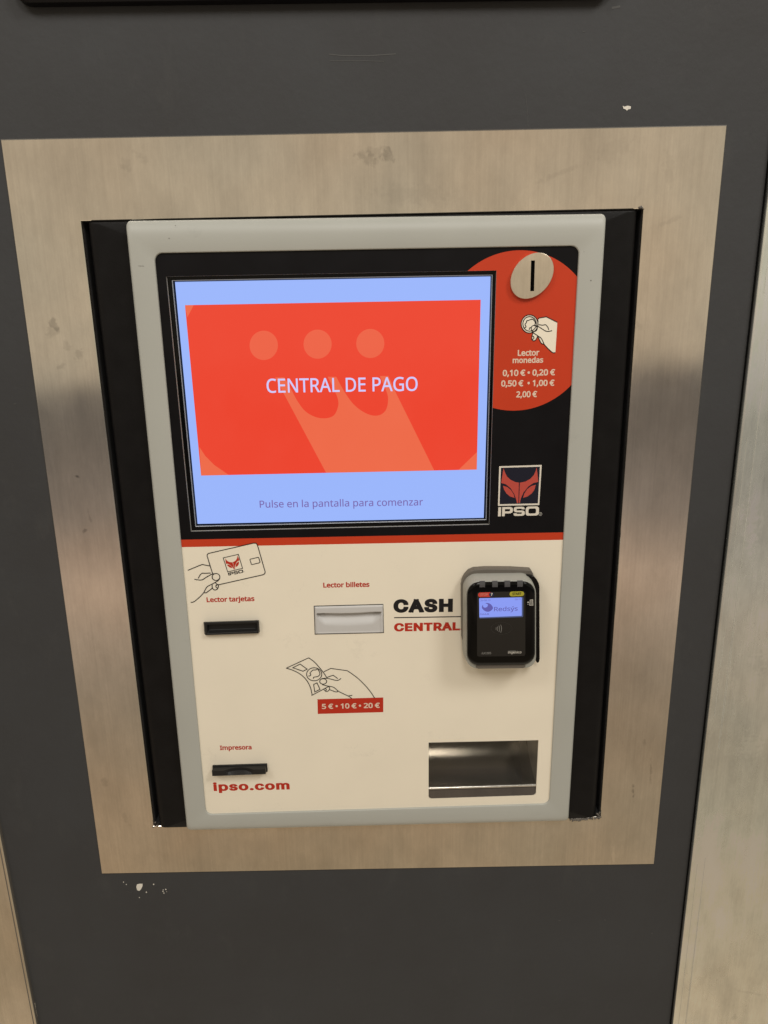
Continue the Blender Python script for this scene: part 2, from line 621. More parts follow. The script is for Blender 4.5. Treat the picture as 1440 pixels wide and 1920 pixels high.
M_BEZEL = mat('grey_painted_metal', (0.425, 0.425, 0.385), 0.42, spec=0.4, vary=0.025, vscale=9, bump=0.06, bscale=900)
M_HOUSE = mat('black_textured_plastic', (0.0075, 0.0068, 0.0068), 0.40, spec=0.14, vary=0.12, vscale=40, bump=0.25, bscale=700)
M_PBLACK = mat('black_print', (0.0055, 0.005, 0.006), 0.35, spec=0.16, vary=0.1, vscale=30)
M_CREAM = mat('cream_print', (0.87, 0.79, 0.645), 0.38, spec=0.35, vary=0.02, vscale=14)
grime(M_CREAM, 0.16, 16.0)
grime(M_BEZEL, 0.12, 22.0)
M_RED = mat('red_print', (0.56, 0.045, 0.012), 0.38, spec=0.35, vary=0.02, vscale=20)
M_REDL = mat('red_lettering', (0.50, 0.030, 0.012), 0.4, spec=0.3)
M_INK = mat('black_ink', (0.012, 0.011, 0.012), 0.4, spec=0.3)
M_PINK = mat('pale_lettering', (0.78, 0.60, 0.47), 0.4, spec=0.3)
M_WHITEP = mat('white_print', (0.74, 0.68, 0.58), 0.4, spec=0.3)
M_MASK = mat('coral_print', (0.50, 0.075, 0.055), 0.4, spec=0.3)
M_NAVY = mat('logo_ground', (0.010, 0.0105, 0.022), 0.35, spec=0.35)
M_EDGE = mat('panel_cut_edge', (0.42, 0.40, 0.36), 0.5)
M_GLOSS = mat('gloss_black_plastic', (0.0015, 0.0015, 0.0015), 0.06, spec=0.24, vary=0.1, vscale=60)
M_SLIP = mat('screen_lip_reflection', (0.30, 0.32, 0.36), 0.3, spec=0.6)  # paler than the black frame, imitating the screen's reflection on its lip
M_SATIN = mat('satin_black_plastic', (0.010, 0.010, 0.010), 0.3, spec=0.5)
M_MATTE = mat('matt_black_plastic', (0.010, 0.0095, 0.009), 0.5, spec=0.4, bump=0.15, bscale=900)
M_VOID = mat('dark_cavity', (0.003, 0.003, 0.003), 0.9, spec=0.1)
M_ACCEPT = mat('pale_grey_plastic', (0.56, 0.545, 0.53), 0.45, spec=0.4, vary=0.02, vscale=30)
M_TGREY = mat('terminal_grey_plastic', (0.36, 0.36, 0.32), 0.45, spec=0.4)
M_TAUPE = mat('taupe_grey_plastic', (0.135, 0.118, 0.098), 0.5, spec=0.35)
M_DISC = steel('coin_disc_steel', (0.78, 0.69, 0.55), 0.30, streak=0.4, blotch=1.6)
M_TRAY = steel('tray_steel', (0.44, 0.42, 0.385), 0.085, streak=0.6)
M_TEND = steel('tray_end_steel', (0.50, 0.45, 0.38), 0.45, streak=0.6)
M_FLAP = steel('tray_flap_steel', (0.30, 0.275, 0.24), 0.14, streak=0.3)  # base darkened to imitate the dark reflection on the flap
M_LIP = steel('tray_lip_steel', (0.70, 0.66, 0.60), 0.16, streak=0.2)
M_SEAL = mat('grey_sealant', (0.12, 0.105, 0.09), 0.35, spec=0.5, vary=0.4, vscale=160)
M_SEAM = mat('steel_edge_fold', (0.60, 0.58, 0.52), 0.5, metal=0.35)

G_BLUE = glow('screen_pale_blue', srgb(155, 183, 253), 0.98)
G_RED = glow('screen_red', srgb(237, 67, 44), 0.98)
G_ORANGE = glow('screen_orange', srgb(239, 106, 72), 0.98)
G_ORANGE2 = glow('screen_orange_dot', srgb(239, 98, 68), 0.97)
G_LILAC = glow('screen_lilac_lettering', srgb(207, 205, 253), 0.98)
G_GREYV = glow('screen_violet_lettering', srgb(122, 100, 172), 0.95)
G_LCD = glow('reader_display_blue', srgb(138, 156, 245), 0.97)
G_LCDINK = glow('reader_display_ink', srgb(96, 92, 172), 0.95)
G_LCDEDGE = glow('reader_display_edge', srgb(90, 104, 150), 0.6)

# ------------------------------------------------------------------ wall
Z_ST = 0.002
STEEL = [(0, 261), (1364, 234), (1227, 1621), (190, 1639)]
OPEN = [(151, 414), (1207, 391), (1126, 1531), (288, 1549)]
open_xy = PP(OPEN, Z_ST)
bm = bmesh.new()
big = [(-1.9, -1.25), (1.9, -1.25), (1.9, 1.6), (-1.9, 1.6)]
flat(bm, [big, open_xy], 0.0)
loft(bm, [(open_xy, 0.0), (open_xy, -0.16)], mi=0)
flat(bm, [open_xy], -0.16)


def chip(u, v, ru, rv, n=11, j=0.35, mi=1):
    pts = [(u + ru * math.cos(2 * math.pi * i / n) * (1 + random.uniform(-j, j)),
            v + rv * math.sin(2 * math.pi * i / n) * (1 + random.uniform(-j, j))) for i in range(n)]
    flat(bm, [PP(pts, 0.0003)], 0.0003, mi)


flat(bm, [PP([(1167.5, 198), (1171, 200), (1177, 198), (1183, 199.5), (1182.5, 204), (1178, 205), (1175.5, 207.5), (1173, 205), (1169, 203.5)], 0.0003)], 0.0003, 1)
flat(bm, [PP([(257, 1658), (261.5, 1657), (267.5, 1657), (267, 1662), (264, 1668), (261, 1670.5), (257, 1669), (255.5, 1663)], 0.0003)], 0.0003, 1)
for u, v, r in [(231.5, 1654, 1.1), (237, 1658.3, 0.9), (274.5, 1673, 1.4), (288.2, 1658, 1.2), (261.5, 1683, 1.0),
                (305.5, 1671, 1.3), (307.5, 1674.5, 1.1), (306, 1668.5, 0.8), (311, 1667.5, 1.2), (312.5, 1672, 0.8)]:
    chip(u, v, r, r, 7)
flat(bm, [PP([(63.5, 1880.5), (65.5, 1880.5), (67.5, 1892), (70.5, 1908), (70, 1913), (67.5, 1912)], 0.0003)], 0.0003, 1)
# hairline scratches and roller scuffs
stroke(bm, PP([(985.5, 176), (987.5, 196), (989.5, 215), (990, 238)], 0.0002), 0.0002, 0.0004, 2)
stroke(bm, PP([(617, 101.5), (640, 104), (690, 104.5), (742, 101)], 0.0002), 0.0002, 0.0010, 2)
stroke(bm, PP([(618, 114), (660, 113.5), (720, 115)], 0.0002), 0.0002, 0.0006, 2)
stroke(bm, PP([(237, 1671), (247, 1674)], 0.0002), 0.0002, 0.0005, 2)
stroke(bm, spline(PP([(1147, 15), (1155, 13.5), (1163, 12)], 0.0002)), 0.0002, 0.002, 2)
for u, v in [(1049, 1726), (1134, 1725), (1222, 1750), (1095, 59), (28, 757)]:
    chip(u, v, 2.0 if u > 1100 else 2.6, 0.9, 8, 0.3, 2)
o = newobj('wall', bm, [M_WALL, M_CHIP, M_RUB])
tag(o, 'charcoal painted wall with small white paint chips around the steel surround', 'wall', kind='structure')

# ------------------------------------------------------------------ steel surround
bm = bmesh.new()
q_out = Quad(*PP(STEEL, Z_ST))
q_in = Quad(*open_xy)


def sq(q, d):
    return [q.at(x, y) for x, y in [(d, d), (q.w - d, d), (q.w - d, q.h - d), (d, q.h - d)]]


loft(bm, [(sq(q_out, 0), 0.0), (sq(q_out, 0), 0.0010), (sq(q_out, 0.0011), Z_ST), (sq(q_in, -0.0005), Z_ST), (sq(q_in, 0), 0.0015), (sq(q_in, 0), -0.004)])
o = newobj('steel_surround', bm, M_SURR)
tag(o, 'smudged brushed stainless steel plate framing the payment kiosk on the dark wall', 'frame')

# ------------------------------------------------------------------ side steel panels and the dark thing above


def side_panel(name, top, bot, sign, z, label):
    """sheet whose near edge runs through pixels top -> bot; reaches 0.5 m sideways"""
    a = Vector(P(*top, z)); b = Vector(P(*bot, z))
    d = (a - b).normalized()
    a = a + d * 0.75; b = b - d * 0.25
    n = Vector((d.y, -d.x)) * sign
    bm = bmesh.new()
    prof = [(0, 0.0), (0, z - 0.0022), (0.0004, z - 0.0010), (0.0012, z - 0.0003), (0.0024, z), (0.50, z), (0.50, 0.0)]
    rows = []
    for e in (b, a):
        rows.append([bm.verts.new((*(e + n * s), zz)) for s, zz in prof])
    for i in range(len(prof) - 1):
        bm.faces.new((rows[0][i], rows[0][i + 1], rows[1][i + 1], rows[1][i]))
    bm.faces.new(rows[0]); bm.faces.new(rows[1])
    return bm, a, b, n, d


bm, a, b, n, d = side_panel('steel_cladding', (1440, 372), (1262, 1920), 1, 0.007, '')
right = newobj('steel_cladding', bm, M_SIDE)
tag(right, 'wide stainless steel panel running down the right side of the photo', 'cladding', 'bare steel panels beside the dark wall')
bm = bmesh.new()
for s, w in ((0.0075, 0.0004), (0.0175, 0.0005), (0.0190, 0.0003)):
    for k in range(3):
        t0 = 0.62 * k + random.uniform(0, .2); t1 = t0 + random.uniform(.25, .55)
        e0 = b + d * t0 + n * s; e1 = b + d * t1 + n * (s + random.uniform(-.0006, .0006))
        stroke(bm, [e0, (e0 + e1) / 2 + n * .0002, e1], 0.0072, w)
newobj('scratch', bm, M_SEAM, right)
bm = bmesh.new()
e = [b - n * 0.0016, b - n * 0.0002, a - n * 0.0002, a - n * 0.0016]
prism(bm, [(v.x, v.y) for v in e], 0.0, 0.0015)  # dark strip imitating the shadow line in the gap beside the panel
newobj('edge_shadow_strip', bm, M_VOID, right)

bm, a, b, n, d = side_panel('steel_cladding', (0, 1566), (68, 1920), -1, 0.006, '')
left = newobj('steel_cladding', bm, M_SURR)
tag(left, 'narrow strip of tan steel panel cut off at the lower left corner', 'cladding', 'bare steel panels beside the dark wall')
bm = bmesh.new()
e = [b + n * 0.0030, b + n * 0.0042, a + n * 0.0042, a + n * 0.0030]
flat(bm, [[(v.x, v.y) for v in e]], 0.0062)
newobj('seam', bm, M_TAUPE, left)

bm = bmesh.new()
za = 0.004
bl = Vector(P(30, 11, za)); br = Vector(P(1150, -3.5, za))
q = Quad((bl.x, bl.y + 0.25), (br.x, br.y + 0.25), (br.x, br.y), (bl.x, bl.y))
L0 = q.loop(0, 0, 0, 0, 0.016)
L1 = q.loop(0.002, 0.002, 0.002, 0.002, 0.015)
loft(bm, [(L0, 0.0), (L0, 0.011), (L1, 0.013)], True, True)
o = newobj('wall_screen', bm, M_PBLACK)
tag(o, 'black rounded lower edge of a wall unit cut off along the top of the photo', 'screen')

# ------------------------------------------------------------------ payment kiosk
Z_PAN = 0.0115
Z_BEZ = 0.0140
KY = P(720, 1550, 0)[1]
kiosk = thing('payment_kiosk', 'grey framed payment kiosk with red touchscreen, card slots and coin tray', 'payment kiosk', (0, KY, 0))

# housing: the black body with rounded vertical edges that shows on both sides of the bezel
Z_H = 0.004
bm = bmesh.new()
hq = Quad(*PP([(161, 415), (1198, 392.5), (1119, 1534.5), (297, 1553.5)], Z_H))
loops = []
R_ = 0.010
for i in range(9):
    t = math.radians(90 * i / 8)
    loops.append((hq.loop(R_ * (1 - math.cos(t)), R_ * (1 - math.cos(t)), 0.0015 * (1 - math.cos(t)), 0.002 * (1 - math.cos(t)), 0.002, 3), Z_H - 0.008 * (1 - math.sin(t))))
loops = [(loops[0][0], -0.13)] + loops + [(hq.loop(0.062, 0.062, 0.022, 0.022, 0.002, 3), Z_H)]
loft(bm, loops, True, False)
newobj('housing', bm, M_HOUSE, kiosk, smooth=True).data.set_sharp_from_angle(angle=math.radians(50))

# bezel
bq = Quad(*PP([(234, 413), (1138, 399.5), (1066.5, 1541), (350, 1559)], 0.010))
iq = Quad(*PP([(288.5, 474.5), (1086.5, 460.5), (1030, 1508), (386, 1528)], Z_BEZ))
bm = bmesh.new()
loops = [(bq.loop(0, 0, 0, 0, 0.005, 8), -0.03), (bq.loop(0, 0, 0, 0, 0.005, 8), 0.0045)]
for i in range(1, 11):
    t = math.radians(9 * i)
    c = 1 - math.cos(t); s = math.sin(t)
    loops.append((bq.loop(0.0045 * c, 0.0045 * c, 0.012 * c, 0.017 * c, 0.005 + 0.003 * c, 8), 0.0045 + (Z_BEZ - 0.0045) * s))
loops.append((iq.loop(-0.0012, -0.0012, -0.0012, -0.0012, 0.0095, 8), Z_BEZ))
loops.append((iq.loop(-0.0004, -0.0004, -0.0004, -0.0004, 0.0088, 8), Z_BEZ - 0.0003))
loops.append((iq.loop(0, 0, 0, 0, 0.0085, 8), Z_BEZ - 0.0012))
loops.append((iq.loop(0, 0, 0, 0, 0.0085, 8), Z_PAN - 0.003))
loft(bm, loops)
bez = newobj('bezel', bm, M_BEZEL, kiosk, smooth=True)
bez.data.set_sharp_from_angle(angle=math.radians(60))
for u, v, r in [(329, 423, .9), (317, 447, 1.0), (1108, 526, 1.2), (1095, 472, .6)]:
    bm = bmesh.new()
    flat(bm, [PP(ell(u, v, r, r, 8), Z_BEZ + .0002)], Z_BEZ + .0002)
    newobj('speck', bm, M_TAUPE, bez, keep=True)
bm = bmesh.new()
stroke(bm, PP([(259, 498.5), (270, 499)], Z_BEZ + .0002), Z_BEZ + .0002, .0003)
newobj('scratch', bm, M_TAUPE, bez, keep=True)

# front panel: black upper field, red stripe, cream lower field, with the cut-outs
ix0, iy0 = iq.c[3]; e_ = 0.003
CUT = [(311.5, 518.5), (931, 507), (917.5, 983.5), (358, 996.5)]
cut_xy = PP(CUT, Z_PAN)
pq = Quad(*iq.c)
TL = pq.at(-e_, pq.h + e_); TR = pq.at(pq.w + e_, pq.h + e_); BR = pq.at(pq.w + e_, -e_); BL = pq.at(-e_, -e_)


def side_pt(v_l, v_r):
    """points where a printed line (given by its pixel height at the left and right border) meets the panel's sides"""
    a = P(341, v_l, Z_PAN); b = P(1055, v_r, Z_PAN)
    m = (b[1] - a[1]) / (b[0] - a[0])
    fl = lambda x: a[1] + m * (x - a[0])
    xl = BL[0] + (TL[0] - BL[0]) * (a[1] - BL[1]) / (TL[1] - BL[1])
    xr = BR[0] + (TR[0] - BR[0]) * (b[1] - BR[1]) / (TR[1] - BR[1])
    return (xl, fl(xl)), (xr, fl(xr))


s1l, s1r = side_pt(1012, 998.2)
s2l, s2r = side_pt(1026, 1012.2)
TRAY = [(803.6, 1392.3), (1009.8, 1387.8), (1004.8, 1491.5), (803.6, 1497.8)]
tq = Quad(*PP(TRAY, Z_PAN))
tray_xy = [tq.at(x, y) for x, y in rr(0, tq.w, 0, tq.h, (0.004, 0.004, 0.0003, 0.0003), 6)]
NOTE = [(588.2, 1135.8), (718.9, 1132.4), (720.0, 1186.8), (590.0, 1189.8)]
note_xy = PP(NOTE, Z_PAN)
bm = bmesh.new()
flat(bm, [[s1l, s1r, TR, TL], cut_xy], Z_PAN, 0)
flat(bm, [[s2l, s2r, s1r, s1l]], Z_PAN, 1)
flat(bm, [[BL, BR, s2r, s2l], tray_xy, note_xy], Z_PAN, 2)
loft(bm, [(cut_xy, Z_PAN), (cut_xy, Z_PAN - 0.0035)], mi=3)
loft(bm, [(note_xy, Z_PAN), (note_xy, Z_PAN - 0.006)], mi=4)
loft(bm, [(tray_xy, Z_PAN), (tray_xy, Z_PAN - 0.002)], mi=2)
panel = newobj('front_panel', bm, [M_PBLACK, M_RED, M_CREAM, M_EDGE, M_VOID], kiosk, keep=True)

Z1, Z2, Z3 = Z_PAN + 0.00012, Z_PAN + 0.00026, Z_PAN + 0.0004

# --- red disc round the coin slot
cpts = [Vector(P(u, v, Z1)) for u, v in [(879.8, 507.5), (974.5, 468.7), (1084, 520.6), (1070.8, 720.4), (924.5, 766.5), (965.8, 770)]]
# least-squares circle
sx = sy = 0
import itertools
cc = []
for i, j, k in itertools.combinations(range(6), 3):
    ax, ay = cpts[i]; bx, by = cpts[j]; cx, cy = cpts[k]
    dd = 2 * (ax * (by - cy) + bx * (cy - ay) + cx * (ay - by))
    if abs(dd) < 0.012: continue
    ux = ((ax * ax + ay * ay) * (by - cy) + (bx * bx + by * by) * (cy - ay) + (cx * cx + cy * cy) * (ay - by)) / dd
    uy = ((ax * ax + ay * ay) * (cx - bx) + (bx * bx + by * by) * (ax - cx) + (cx * cx + cy * cy) * (bx - ax)) / dd
    cc.append(Vector((ux, uy)))
cen = sum(cc, Vector((0, 0))) / len(cc)
rad = sum((p - cen).length for p in cpts) / 6
circ = [(cen.x + rad * math.cos(2 * math.pi * i / 160), cen.y + rad * math.sin(2 * math.pi * i / 160)) for i in range(160)]


def clip(poly, p, q):
    """keep the part of poly left of the line p -> q"""
    out = []
    side = lambda s: (q[0] - p[0]) * (s[1] - p[1]) - (q[1] - p[1]) * (s[0] - p[0])
    for i in range(len(poly)):
        a, b = poly[i - 1], poly[i]
        sa, sb = side(a), side(b)
        if (sa >= 0) != (sb >= 0):
            t = sa / (sa - sb)
            out.append((a[0] + (b[0] - a[0]) * t, a[1] + (b[1] - a[1]) * t))
        if sb >= 0:
            out.append(b)
    return out


ctl, ctr, cbr, cbl = cut_xy
bm = bmesh.new()
right_part = [p for p in clip(circ, ctr, cbr)]           # the side facing +x of the cut-out's right edge
left_part = clip(clip(circ, cbr, ctr), ctl, ctr)          # above the cut-out
flat(bm, [right_part], Z1)
flat(bm, [left_part], Z1)
newobj('red_disc_print', bm, M_RED, panel, keep=True)

# --- coin-and-hand picture on the red disc
K = 110 / 1440.0
cp = lambda pts: [(960 + x * K, 570 + y * K) for x, y in pts]
bm = bmesh.new()
hand = [(640, 370), (670, 345), (840, 315), (1112, 450), (1065, 1190), (1000, 1190), (900, 1110), (790, 985), (740, 860), (650, 795), (500, 690), (470, 640), (480, 570), (530, 525), (600, 540), (640, 530)]
flat(bm, [PP(cp(ell(432, 490, 205, 222, 40)), Z2)], Z2, 0)
flat(bm, [PP(cp(hand), Z2 + .00005)], Z2 + .00005, 0)
flat(bm, [PP(cp([(515, 705), (490, 800), (490, 870), (540, 905), (590, 870), (630, 790)]), Z2)], Z2, 0)
flat(bm, [PP(cp([(640, 795), (725, 965), (780, 985), (740, 850), (690, 815)]), Z2)], Z2, 0)
LW = 0.00095


def line(pts, sm=True, closed=False, f=cp, w=LW, mi=1, z=None):
    z = Z3 if z is None else z
    q = f(pts)
    if sm: q = spline(q, 5, closed)
    stroke(bm, PP(q, z), z, w, mi, closed)


line(ell(432, 490, 205, 222, 40), False, True)
line(ell(432, 488, 165, 178, 40), False, True)
line([(300, 590), (345, 560), (320, 500), (355, 455), (360, 415), (410, 400), (490, 372), (540, 400), (572, 460), (560, 510)])
line([(425, 635), (430, 590), (465, 580)])
line(ell(545, 600, 75, 75, 28), False, True)
line([(655, 508), (740, 520), (830, 508), (880, 570), (905, 635)], False)
line([(560, 535), (620, 540), (720, 600), (830, 665), (900, 672), (985, 655)])
line([(635, 380), (640, 450), (630, 530)])
line([(640, 370), (670, 345), (840, 315), (1112, 450)], False)
line([(480, 680), (640, 785), (720, 845), (780, 965), (810, 1015), (900, 1110), (1000, 1192), (1060, 1192)])
line([(515, 710), (490, 800), (490, 870), (540, 905), (590, 870), (630, 790)])
line([(495, 790), (530, 800), (535, 850), (500, 865)])
line([(640, 800), (690, 910), (725, 968), (785, 985)])
newobj('coin_drawing', bm, [M_CREAM, M_INK], panel, keep=True)

# --- coin lettering
bm = bmesh.new()
B = 0.030
text(bm, 'Lector', Z2, (970.7, 667.4), (1011, 666.6), B)
text(bm, 'monedas', Z2, (961.1, 681), (1018.3, 680), B)
text(bm, '0,10 € • 0,20 €', Z2, (942.4, 705.3), (1040.4, 703.7), B, cap=11.6)
text(bm, '0,50 €  • 1,00 €', Z2, (939.5, 724.9), (1039.2, 723.4), B, cap=11.6)
text(bm, '2,00 €', Z2, (967.8, 745.3), (1006.6, 744.6), B, cap=11.6)
newobj('coin_lettering', bm, M_PINK, panel, keep=True)

# --- square mask logo
KL = 280 / 1440.0
lp = lambda pts: [(860 + x * KL, 820 + y * KL) for x, y in pts]
MASK = {
    'l': [(433, 297), (424, 350), (410, 440), (455, 452), (500, 490), (535, 545), (555, 600), (562, 635), (575, 635), (581, 437), (545, 431), (500, 409), (465, 376), (445, 335)],
    'r': [(752, 289), (760, 350), (767, 430), (720, 441), (670, 476), (625, 532), (600, 588), (590, 633), (582, 633), (590, 437), (640, 428), (690, 401), (725, 363), (742, 325)],
    'le': [(427, 467), (470, 480), (505, 510), (530, 550), (539, 583), (500, 573), (460, 541), (438, 505)],
    're': [(744, 457), (700, 470), (660, 500), (632, 545), (621, 583), (660, 572), (705, 541), (730, 505)]}


def mask_shapes(f, z, mi):
    for pts in MASK.values():
        q = []
        n = len(pts)
        flat(bm, [PP(f(pts), z)], z, mi)


bm = bmesh.new()
outer = [(391, 279), (801, 266), (777, 653), (379, 661)]
inner = [(407, 294), (784, 283), (764, 637), (394, 645)]
flat(bm, [PP(lp(inner), Z1 + .00006)], Z1 + .00006, 2)
flat(bm, [PP(lp(outer), Z2), PP(lp(inner), Z2)], Z2, 0)
mask_shapes(lp, Z2, 1)


def wide_logo_text(f, z, mi, th=1.0):
    """the logo's broad four letters drawn as outlines on a unit of 390 x 88"""
    I = [[(0, 0), (27, 0), (27, 88), (0, 88)]]
    P_out = [(38, 0), (64, 0), (64, 26), (115, 26), (136, 34), (141, 50), (141, 64), (135, 80), (115, 88), (38, 88)]
    P_in = [(64, 46), (108, 46), (114, 52), (114, 62), (108, 68), (64, 68)]
    S_ = [(148, 26), (150, 10), (163, 1), (178, 0), (228, 0), (247, 4), (256, 14), (257, 34), (250, 46), (232, 51), (180, 52), (176, 57), (176, 64), (181, 69), (222, 69), (227, 62), (254, 62), (252, 76), (242, 86), (226, 88), (172, 88), (154, 83), (149, 71), (150, 50), (160, 38), (176, 35), (224, 34), (229, 29), (228, 22), (222, 19), (182, 19), (176, 26)]
    O_out = rr(264, 392, 0, 88, 26, 5)
    O_in = rr(292, 364, 20, 68, 13, 5)
    flat(bm, [PP(f(I[0]), z)], z, mi)
    flat(bm, [PP(f(P_out), z), PP(f(P_in), z)], z, mi)
    flat(bm, [PP(f(S_), z)], z, mi)
    flat(bm, [PP(f(O_out), z), PP(f(O_in), z)], z, mi)


def frame_map(o, ux, uy, W_, H_):
    """unit box W_ x H_ -> pixels, o = lower-left, ux = lower-right, uy = upper-left"""
    return lambda pts: [(o[0] + (ux[0] - o[0]) * x / W_ + (uy[0] - o[0]) * y / H_,
                         o[1] + (ux[1] - o[1]) * x / W_ + (uy[1] - o[1]) * y / H_) for x, y in pts]


lo_, lr_, ul_ = lp([(379, 762), (772, 753), (383, 674)])
wide_logo_text(frame_map(lo_, lr_, ul_, 392, 88), Z2, 0)
c_ = lp(ell(788, 739, 15, 15, 20))
stroke(bm, PP(c_, Z2), Z2, 0.0005, 3, True)
text(bm, 'R', Z2, lp([(783, 746)])[0], lp([(794, 746)])[0], 0.02, mi=3)
newobj('logo_print', bm, [M_WHITEP, M_MASK, M_NAVY, M_EDGE], panel, keep=True)

# --- card-in-hand picture
K8 = 1 / 8.0
kp = lambda pts: [(340 + x * K8, 1000 + y * K8) for x, y in pts]
bm = bmesh.new()
card = [(388, 345), (387, 322), (405, 302), (1088, 146), (1122, 150), (1142, 178), (1257, 578), (1252, 605), (1225, 621), (560, 771), (528, 762), (512, 740)]
flat(bm, [PP(kp(card + [(470, 610)]), Z1)], Z1, 0)
LW = 0.00100
line([(470, 610), (388, 345), (387, 322), (405, 302), (1088, 146), (1122, 150), (1142, 178), (1257, 578), (1252, 605), (1225, 621), (560, 771), (528, 762), (512, 740)], False, f=kp, w=LW)
line([(97, 555), (310, 467), (430, 490)], False, f=kp, w=LW)
line([(253, 675), (280, 625), (310, 597), (360, 600), (440, 595)], False, f=kp, w=LW)
line([(195, 688), (240, 697), (310, 698), (380, 655), (460, 612), (505, 605)], f=kp, w=LW)
line(ell(520, 655, 58, 52, 30), False, True, f=kp, w=LW)
line([(577, 670), (565, 695), (540, 718), (470, 757), (390, 800), (355, 850), (335, 890), (275, 955), (190, 1025), (140, 1035)], f=kp, w=LW)
line([(462, 765), (463, 810), (480, 840), (510, 850), (540, 835), (555, 800), (555, 775)], f=kp, w=LW)
line([(545, 770), (520, 785), (520, 805), (545, 825)], f=kp, w=LW)
line([(335, 892), (375, 892), (465, 822)], False, f=kp, w=LW)
line([(628, 368), (855, 315), (918, 525), (695, 578)], False, True, f=kp, w=LW * 0.8)
line([(1035, 387), (1152, 360), (1162, 366), (1180, 430), (1174, 441), (1062, 469), (1051, 464), (1028, 397)], False, True, f=kp, w=LW * 0.9)
sq_o = [(391, 661), (779, 653), (391, 279)]


def to_card(pts):
    """logo-crop coordinates -> the little tilted square on the drawn card"""
    out = []
    for x, y in pts:
        u = (x - 388) / (785 - 388); v = (y - 272) / (656 - 272)
        ax = 628 + (855 - 628) * u + (695 - 628) * v
        ay = 368 + (315 - 368) * u + (578 - 368) * v
        out.append((ax, ay))
    return kp(out)


mask_shapes(to_card, Z2, 2)
a_, b_, c2_ = kp([(709, 637), (934, 588), (697, 592)])
wide_logo_text(frame_map(a_, b_, c2_, 392, 88), Z2, 1)
chipdot = kp(ell(945, 577, 4, 4, 8))
flat(bm, [PP(chipdot, Z2)], Z2, 1)
newobj('card_drawing', bm, [M_CREAM, M_INK, M_REDL], panel, keep=True)

# --- banknote-in-hand picture
K6 = 220 / 1440.0
bp_ = lambda pts: [(520 + x * K6, 1210 + y * K6) for x, y in pts]
bm = bmesh.new()
ln = lambda pts, sm=True, closed=False: line(pts, sm, closed, f=bp_, w=0.00095, mi=0)
ln([(110, 280), (385, 153)], False)
ln([(385, 153), (450, 200), (510, 265), (570, 340), (605, 395)])
ln([(110, 280), (200, 310), (290, 360), (360, 430), (405, 515), (425, 600), (420, 616)])
ln([(420, 616), (540, 552), (640, 500)], False)
ln([(190, 275), (280, 230), (365, 292), (315, 318)], False, True)
ln([(445, 480), (487, 460), (523, 540), (460, 573)], False, True)
ln(ell(452, 355, 93, 80, 36), False, True)
ln([(380, 378), (405, 372), (410, 355), (402, 340), (435, 305), (470, 302), (495, 293), (520, 335), (520, 360), (495, 383), (450, 390), (442, 410)])
ln([(570, 325), (655, 283), (860, 312)], False)
ln([(860, 312), (930, 360), (1000, 415), (1090, 505), (1150, 580), (1195, 648)])
ln([(605, 395), (685, 367), (742, 408)], False)
ln(ell(563, 443, 43, 33, 26), False, True)
ln([(540, 410), (610, 405), (720, 430), (755, 425), (783, 405)])
ln([(550, 482), (620, 500), (690, 515), (745, 560), (800, 590), (870, 622), (912, 652)])
ln([(870, 622), (920, 612)], False)
ln([(745, 562), (720, 572), (645, 545)])
ln([(635, 505), (642, 535), (625, 560), (597, 566), (572, 542)])
ln([(590, 528), (603, 545), (592, 556)])
newobj('banknote_drawing', bm, M_INK, panel, keep=True)

# --- red price box
bm = bmesh.new()
flat(bm, [PP(bp_([(492, 662), (1300, 640), (1300, 820), (497, 842)]), Z1)], Z1, 0)
text(bm, '5 € • 10 € • 20 €', Z2, (603.7, 1329.4), (712.2, 1327.2), 0.028, cap=9.6, mi=1)
newobj('price_print', bm, [M_REDL, M_PINK], panel, keep=True)

# --- the other printed words
for body, l, r, bold, cap in [('Lector tarjetas', (387.7, 1129.2), (477.3, 1126.9), 0.03, 9.2), ('Lector billetes', (606.2, 1101.8), (692.9, 1100.3), 0.03, 9.2),
                              ('Impresora', (412.7, 1406.4), (472, 1405.1), 0.03, 8.4), ('ipso.com', (400.5, 1483.2), (543.3, 1480.1), 0.040, 15.8),
                              ('CENTRAL.', (739, 1184), (870, 1181.8), 0.050, 15.4)]:
    bm = bmesh.new()
    text(bm, body, Z1, l, r, bold, cap=cap, font=GROT if bold > 0.035 else SANS, track=1.1 if bold > 0.035 else 1.0, vb=0.75 if bold > 0.035 else 1.0)
    newobj('red_lettering', bm, M_REDL, panel, keep=True)
bm = bmesh.new()
text(bm, 'CASH', Z1, (737.8, 1148.8), (848.9, 1147.3), 0.056, cap=24.8, font=GROT, track=1.14, vb=0.9)
newobj('black_lettering', bm, M_INK, panel, keep=True)
bm = bmesh.new()
stroke(bm, PP([(739, 1158.2), (885, 1155.8)], Z1), Z1, 0.0013)
newobj('black_rule', bm, M_INK, panel, keep=True)

# ------------------------------------------------------------------ touchscreen
Z_F = 0.0078
Z_S = 0.0050
bm = bmesh.new()
FR_IN = [(323.5, 526.5), (922.5, 516.0), (911, 973.8), (367.5, 986.5)]
oq = Quad(*PP(CUT, Z_F))
fq = Quad(*PP(FR_IN, Z_F))
lp0 = [oq.at(x, y) for x, y in [(-.004, -.004), (oq.w + .004, -.004), (oq.w + .004, oq.h + .004), (-.004, oq.h + .004)]]
loft(bm, [(lp0, Z_F), (sq(fq, -0.0014), Z_F), (sq(fq, -0.0006), Z_F + 0.0003), (sq(fq, 0.0002), Z_F - 0.0002), (sq(fq, 0.0012), Z_S - 0.0003)])
bm.faces.ensure_lookup_table()
for f in bm.faces[8:12]:
    f.material_index = 1
ts = newobj('touchscreen', bm, [M_GLOSS, M_SLIP], kiosk)
SCR = [(327.8, 526.0), (920.0, 515.8), (907, 970.8), (370.5, 982.3)]
